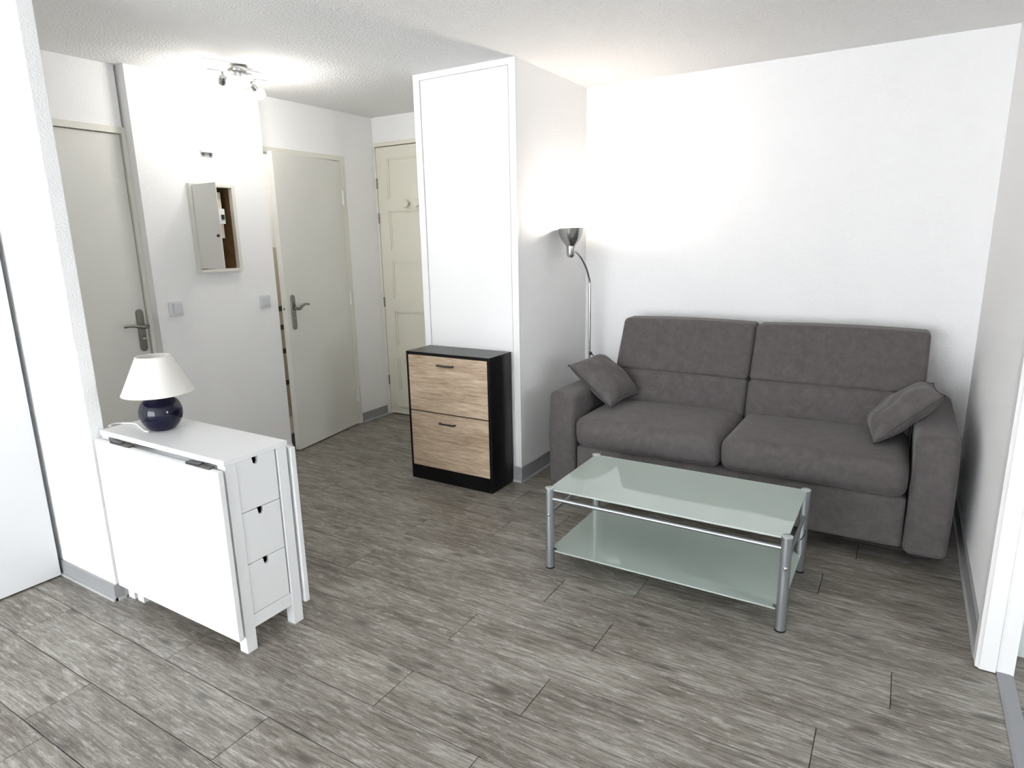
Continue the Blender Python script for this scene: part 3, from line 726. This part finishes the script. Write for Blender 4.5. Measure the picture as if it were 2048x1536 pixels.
for k in range(3):
    a = 2*math.pi*k/3+0.4
    sp_.tube([(tlx, tly, tlz+0.178), (tlx+0.02*math.cos(a), tly+0.02*math.sin(a), tlz+0.180), (tlx+(rt+0.036)*math.cos(a), tly+(rt+0.036)*math.sin(a), tlz+0.190)], 0.0015, 6)
part(sp_, 'shade_carrier', 'white_plastic', tlm, True)
cordpts = spline([(-2.478, 1.310, 0.744), (-2.497, 1.307, 0.744), (-2.554, 1.323, 0.744), (-2.628, 1.344, 0.744), (-2.670, 1.339, 0.744), (-2.705, 1.321, 0.744), (-2.720, 1.301, 0.744), (-2.704, 1.277, 0.744), (-2.7035, 1.287, 0.738), (-2.708, 1.289, 0.70), (-2.710, 1.289, 0.45)], 8)
part(MB().tube(cordpts, 0.0032, 8), 'cord', 'cord_white', tlm, True)

# ================================================================== SHOE CABINET
sc_ = empty('shoe_cabinet', (-2.2385, 3.036, 0)); tag(sc_, 'black shoe cabinet with two oak-look tilting fronts', 'cabinet')
A0, A1, B0, B1 = -2.539, -1.938, 2.922, 3.156
def S(mb, nm, mt, sm=False, par=None): return part(mb, nm, mt, par or sc_, sm)
S(MB().box(A0, A0+0.015, B0, B1, 0, 0.790, bev=0.001), 'side_panel', 'black_melamine')
S(MB().box(A1-0.015, A1, B0, B1, 0, 0.790, bev=0.001), 'side_panel', 'black_melamine')
S(MB().box(A0, A1, B0, B1, 0.790, 0.805, bev=0.001), 'top', 'black_melamine')
S(MB().box(A0+0.015, A1-0.015, B0+0.001, B0+0.016, 0, 0.087), 'plinth', 'black_melamine')
S(MB().box(A0+0.015, A1-0.015, B1-0.006, B1, 0, 0.790).box(A0+0.015, A1-0.015, B0+0.020, B1-0.006, 0.075, 0.087), 'back_panel', 'black_melamine')
for (za, zb, hz) in ((0.4445, 0.786, 0.7355), (0.0905, 0.4365, 0.382)):
    fr = empty('front', ((A0+A1)/2-sc_.location.x, B0-0.001-sc_.location.y+0.008, (za+zb)/2)); fr.parent = sc_
    hx, hzz = (A1-A0)/2-0.0165, (zb-za)/2
    MB().box(-hx, hx, -0.008, 0.008, -hzz, hzz, bev=0.001).build('front_panel', 'sonoma_oak', fr)
    xc = -2.245-(A0+A1)/2; dz = hz-(za+zb)/2
    pts = spline([(xc-0.056, -0.008, dz), (xc-0.053, -0.018, dz), (xc-0.044, -0.024, dz), (xc+0.044, -0.024, dz), (xc+0.053, -0.018, dz), (xc+0.056, -0.008, dz)], 5)
    MB().tube(pts, 0.0052, 8).build('handle', 'black_plastic', fr, True)

# ================================================================== SOFA
so = empty('sofa', (-0.695, 3.55, 0)); tag(so, 'dark grey fabric two-cushion sofa bed against the white wall', 'sofa')
def soft(nm, x0, x1, y0, y1, z0, z1, r, fn=None, inner=10, mt='sofa_fabric', par=None):
    c = Vector(((x0+x1)/2, (y0+y1)/2, (z0+z1)/2)); h = ((x1-x0)/2, (y1-y0)/2, (z1-z0)/2)
    bm = rbox(h, r, inner, 5, fn)
    o = build_bm(nm, bm, mt, par or so); smooth(o)
    o.location = c-so.location if (par is None) else c
    return o
SX0, SX1 = -1.655, 0.264
AIN0, AIN1 = -1.492, 0.100
# arms: softened blocks with a round top
def armfn(s):
    def f(p):
        q = p.copy()
        t = max(0.0, (q.z+0.27)/0.54)
        q.x += s*0.006*math.sin(math.pi*min(1, t))     # slight belly outward
        return q
    return f
soft('armrest', SX0, AIN0, 3.085, 3.960, 0.062, 0.612, 0.036, armfn(-1))
soft('armrest', AIN1, SX1, 3.085, 3.960, 0.062, 0.612, 0.036, armfn(1))
# base front and frame
soft('base_front', AIN0+0.004, AIN1-0.004, 3.098, 3.60, 0.082, 0.315, 0.020)
soft('back_frame', AIN0+0.005, AIN1-0.005, 3.80, 4.00, 0.10, 0.64, 0.03)
# seat cushions
def seatfn(hx, hy, hz):
    def f(p):
        q = p.copy()
        u, v = q.x/hx, q.y/hy
        if q.z > 0: q.z += 0.016*(1-u**4)*(1-v**2)-0.004*v
        if q.y < 0: q.y -= 0.010*(1-u**4)*(1-(q.z/hz)**2)
        q.y += 0.018*max(0.0, -q.z/hz)*(1 if q.y < 0 else 0)   # tucks under at the bottom
        return q
    return f
XM = -0.700
for (xa, xb) in ((AIN0+0.004, XM-0.002), (XM+0.002, AIN1-0.006)):
    soft('seat_cushion', xa, xb, 3.062, 3.690, 0.312, 0.482, 0.052, seatfn((xb-xa)/2, 0.314, 0.085), 12)
# back: lumbar rolls and leaning upper cushions
def leanfn(k, hx, hz, bulge):
    def f(p):
        q = p.copy(); u = q.x/hx; w_ = q.z/hz
        if q.y < 0: q.y -= bulge*(1-u**4)*(1-w_**4)
        if q.z > 0: q.z += 0.008*(1-u*u)
        q.y += k*q.z
        return q
    return f
BX0, BX1 = -1.492, 0.136
for (xa, xb) in ((BX0, XM-0.002), (XM+0.002, BX1)):
    hx = (xb-xa)/2
    bc = soft('back_cushion', xa, xb, 3.728, 3.876, 0.655, 0.952, 0.026, leanfn(0.48, hx, 0.151, 0.010), 10)
    lx0, lx1 = max(xa, AIN0+0.004), min(xb, AIN1-0.004)
    soft('lumbar_cushion', xa+0.006 if xa < -1 else xa, xb if xb < 0 else 0.094, 3.620, 3.80, 0.440, 0.657, 0.024, leanfn(0.26, hx, 0.110, 0.014), 10)
# dark feet
for (x, y) in ((-1.57, 3.27), (-1.57, 3.88), (0.17, 3.27), (0.17, 3.88)):
    part(MB().box(x-0.045, x+0.045, y-0.05, y+0.05, 0.0, 0.070, bev=0.004), 'foot', 'black_plastic', so)
# front seam of the seat cushions
for (xa, xb) in ((AIN0+0.05, XM-0.05), (XM+0.05, AIN1-0.05)):
    n = 16
    pts = []
    for i in range(n+1):
        u = -1+2*i/n
        pts.append((xa+(xb-xa)*i/n, 3.0775-0.0075*(1-u**4)-0.001, 0.4555))
    part(MB().tube(pts, 0.0014, 6), 'seam', 'seam_dark', so, True)

# ---- scatter pillows
def pillow(name, B, L, R_, T, half, label):
    B, L, R_ = Vector(B), Vector(L), Vector(R_)
    c = (L+R_)/2; ex = (L-B)/2; ey = (R_-B)/2
    ez = ex.cross(ey).normalized()
    if ez.z < 0: ez = -ez
    a = (ex.length+ey.length)/2; exn = ex.normalized(); eyn = (ey-exn*ey.dot(exn)).normalized()
    M = Matrix(((exn.x, eyn.x, ez.x, c.x), (exn.y, eyn.y, ez.y, c.y), (exn.z, eyn.z, ez.z, c.z), (0, 0, 0, 1)))
    bm = bmesh.new(); n = 28; rr = random.Random(hash(label) % 1000)
    top, bot = {}, {}
    def xy(i, j):
        u = -1+2*i/n; v = -1+2*j/n
        uu = u*(1-0.075*(1-v*v)*abs(u)**3); vv = v*(1-0.075*(1-u*u)*abs(v)**3)
        return u, v, uu*a, vv*a
    for i in range(n+1):
        for j in range(n+1):
            u, v, x, y = xy(i, j)
            h = half*((1-abs(u)**3.2)*(1-abs(v)**3.2))**0.52
            h *= 1+0.05*math.sin(7*u+3*v)+0.04*math.cos(9*v-4*u)
            edge = i in (0, n) or j in (0, n)
            top[i, j] = bm.verts.new((x, y, h))
            bot[i, j] = top[i, j] if edge else bm.verts.new((x, y, -h*0.58))
    for i in range(n):
        for j in range(n):
            bm.faces.new((top[i, j], top[i+1, j], top[i+1, j+1], top[i, j+1]))
            q = (bot[i, j], bot[i, j+1], bot[i+1, j+1], bot[i+1, j])
            bm.faces.new(q)
    bmesh.ops.recalc_face_normals(bm, faces=bm.faces)
    root = empty(name); root.matrix_world = M; tag(root, label, 'pillow', 'scatter pillows on the sofa')
    smooth(build_bm('pillow_body', bm, 'pillow_fabric', root))
    seam = []
    for i in range(n): seam.append(xy(i, 0)[2:])
    for i in range(n): seam.append(xy(n, i)[2:])
    for i in range(n): seam.append(xy(n-i, n)[2:])
    for i in range(n+1): seam.append(xy(0, n-i)[2:])
    MB().tube([(x*1.003, y*1.003, 0) for x, y in seam], 0.0018, 6).build('seam', 'seam_dark', root, True)
pillow('scatter_pillow', (-1.353, 3.264, 0.5115), (-1.634, 3.290, 0.727), (-1.3125, 3.617, 0.522), None, 0.082, 'square grey pillow leaning on the left armrest, by the floor lamp')
pillow('scatter_pillow', (-0.058, 3.253, 0.500), (0.192, 3.290, 0.742), (-0.086, 3.613, 0.490), None, 0.082, 'square grey pillow leaning on the right armrest')

# ================================================================== COFFEE TABLE
ct = empty('coffee_table', (-0.763, 2.59, 0)); tag(ct, 'silver tube coffee table with frosted green glass top and shelf', 'coffee table')
CX = (-1.2490, -0.2755); CYF, CYB = 2.3365, 2.8385; CZ = 0.384; TR = 0.0192
def Cc(mb, nm, mt, sm=False, par=None): return part(mb, nm, mt, par or ct, sm)
for x in CX:
    for y in (CYF, CYB):
        Cc(MB().lathe([(0, 0.004), (TR, 0.004), (TR, CZ-0.006), (0, CZ-0.006)], 28, (x, y, 0)), 'leg', 'silver_paint', True)
        Cc(MB().lathe([(0, 0), (TR+0.0012, 0), (TR+0.0012, 0.006), (TR, 0.0065)], 28, (x, y, 0)), 'foot_cap', 'black_plastic', True)
        Cc(MB().lathe([(TR, CZ-0.006), (TR+0.001, CZ-0.005), (TR+0.001, CZ-0.001), (TR-0.003, CZ+0.001), (0, CZ+0.002)], 28, (x, y, 0)), 'end_cap', 'cap_silver', True)
def notch_plate(x0, x1, y0, y1, z0, z1, r):
    pts = []
    for (cx, cy, a0) in ((x0, y0, 90), (x1, y0, 180), (x1, y1, 270), (x0, y1, 0)):
        for i in range(7):
            a = math.radians(a0-90*i/6.0+0) if False else math.radians({90: 90-15*i, 180: 180-15*i, 270: 270-15*i, 0: 360-15*i}[a0])
            pts.append((cx+r*math.cos(a), cy+r*math.sin(a)))
    return MB().prism(pts, 'z', z0, z1)
Cc(notch_plate(CX[0]-0.004, CX[1]+0.004, CYF-0.004, CYB+0.004, 0.3715, 0.3795, TR+0.005), 'glass_top', 'frosted_glass')
Cc(notch_plate(CX[0]-0.002, CX[1]+0.002, CYF-0.002, CYB+0.002, 0.0815, 0.0875, TR+0.005), 'glass_shelf', 'frosted_glass')
for y in (CYF, CYB):
    Cc(MB().cyl((CX[0]+TR-0.002, y, 0.333), (CX[1]-TR+0.002, y, 0.333), 0.0085, n=16), 'long_rail', 'silver_paint', True)
for x in CX:
    Cc(MB().cyl((x, CYF+TR-0.002, 0.262), (x, CYB-TR+0.002, 0.262), 0.0085, n=16), 'side_rail', 'silver_paint', True)
    for y, s in ((CYF, -1), (CYB, 1)):
        Cc(MB().lathe([(0, 0.0060), (0.004, 0.0052), (0.0075, 0.0015), (0.0075, -0.003)], 14, (x+0.004, y+s*TR*0.985, 0.262), Matrix.Rotation(math.radians(90)*(-s), 4, 'X')), 'bolt', 'chrome', True)
        for sx in (1,) if x == CX[0] else (-1,):
            Cc(MB().cyl((x+sx*(TR-0.004), y, 0.094), (x+sx*(TR+0.012), y, 0.094), 0.005, n=10), 'shelf_pin', 'black_plastic', True)
pts = spline([(CX[1]+0.010, CYB-0.02, 0.205), (CX[1]+0.014, CYB-0.06, 0.208), (CX[1]+0.012, CYB-0.13, 0.216), (CX[1]+0.012, CYB-0.19, 0.235)], 6)
Cc(MB().tube(pts, 0.0025, 6), 'strap', 'black_plastic', True)

# ================================================================== FLOOR LAMP
PX, PY = -1.771, 3.889
fl = empty('floor_lamp', (PX, PY, 0)); tag(fl, 'brushed steel floor lamp with bell uplight in the sofa corner', 'floor lamp')
def Fp(mb, nm, mt, sm=True, par=None): return part(mb, nm, mt, par or fl, sm)
Fp(MB().lathe([(0, 0), (0.115, 0), (0.118, 0.004), (0.115, 0.014), (0.05, 0.022), (0.014, 0.030), (0.014, 0.05), (0, 0.05)], 40, (PX, PY, 0)), 'base', 'brushed_steel')
HX, HY = -1.790, 3.645
Fp(MB().tube([(PX, PY, 0.04), (PX, PY, 0.6), (PX, PY, 1.13)], 0.0085, 14), 'pole', 'brushed_steel')
gp = spline([(PX, PY, 1.13), (PX-0.001, PY-0.004, 1.18), (PX-0.005, PY-0.050, 1.262), (PX-0.011, PY-0.110, 1.325), (PX-0.015, PY-0.165, 1.358), (HX+0.010, HY+0.045, 1.368), (HX+0.004, HY+0.020, 1.368)], 8)
Fp(MB().tube(gp, 0.0075, 12), 'gooseneck', 'brushed_steel')
sh = [(0, 1.328), (0.012, 1.330), (0.022, 1.338), (0.0265, 1.352), (0.0275, 1.400), (0.031, 1.402), (0.040, 1.415), (0.059, 1.440), (0.0715, 1.470), (0.0775, 1.500), (0.0795, 1.508),
      (0.078, 1.508), (0.0755, 1.498), (0.0695, 1.470), (0.057, 1.441), (0.038, 1.417), (0.020, 1.408), (0, 1.406)]
Fp(MB().lathe(sh, 48, (HX, HY, 0)), 'bell_shade', 'brushed_steel')
Fp(MB().lathe([(0, 1.406), (0.012, 1.408), (0.014, 1.425), (0.024, 1.445), (0.027, 1.462), (0.020, 1.482), (0, 1.490)], 24, (HX, HY, 0)), 'bulb', 'bulb_glow_warm')
l = bpy.data.lights.new('floor_lamp_light', 'POINT'); l.energy = 12.0; l.color = (1.0, 0.88, 0.76); l.shadow_soft_size = 0.030
lo = bpy.data.objects.new('floor_lamp_light', l); COL.objects.link(lo); lo.location = (HX, HY, 1.512)
sw = spline([(PX+0.018, PY-0.004, 0.690), (PX+0.030, PY-0.004, 0.680), (PX+0.036, PY-0.004, 0.655), (PX+0.036, PY-0.004, 0.56), (PX+0.03, PY, 0.3), (PX+0.02, PY, 0.06)], 8)
Fp(MB().tube(sw, 0.0035, 8), 'cord', 'black_plastic')
Fp(MB().lathe([(0, -0.012), (0.009, -0.010), (0.012, 0), (0.009, 0.010), (0, 0.012)], 16, (PX+0.012, PY-0.006, 0.692)), 'switch_knob', 'black_plastic')
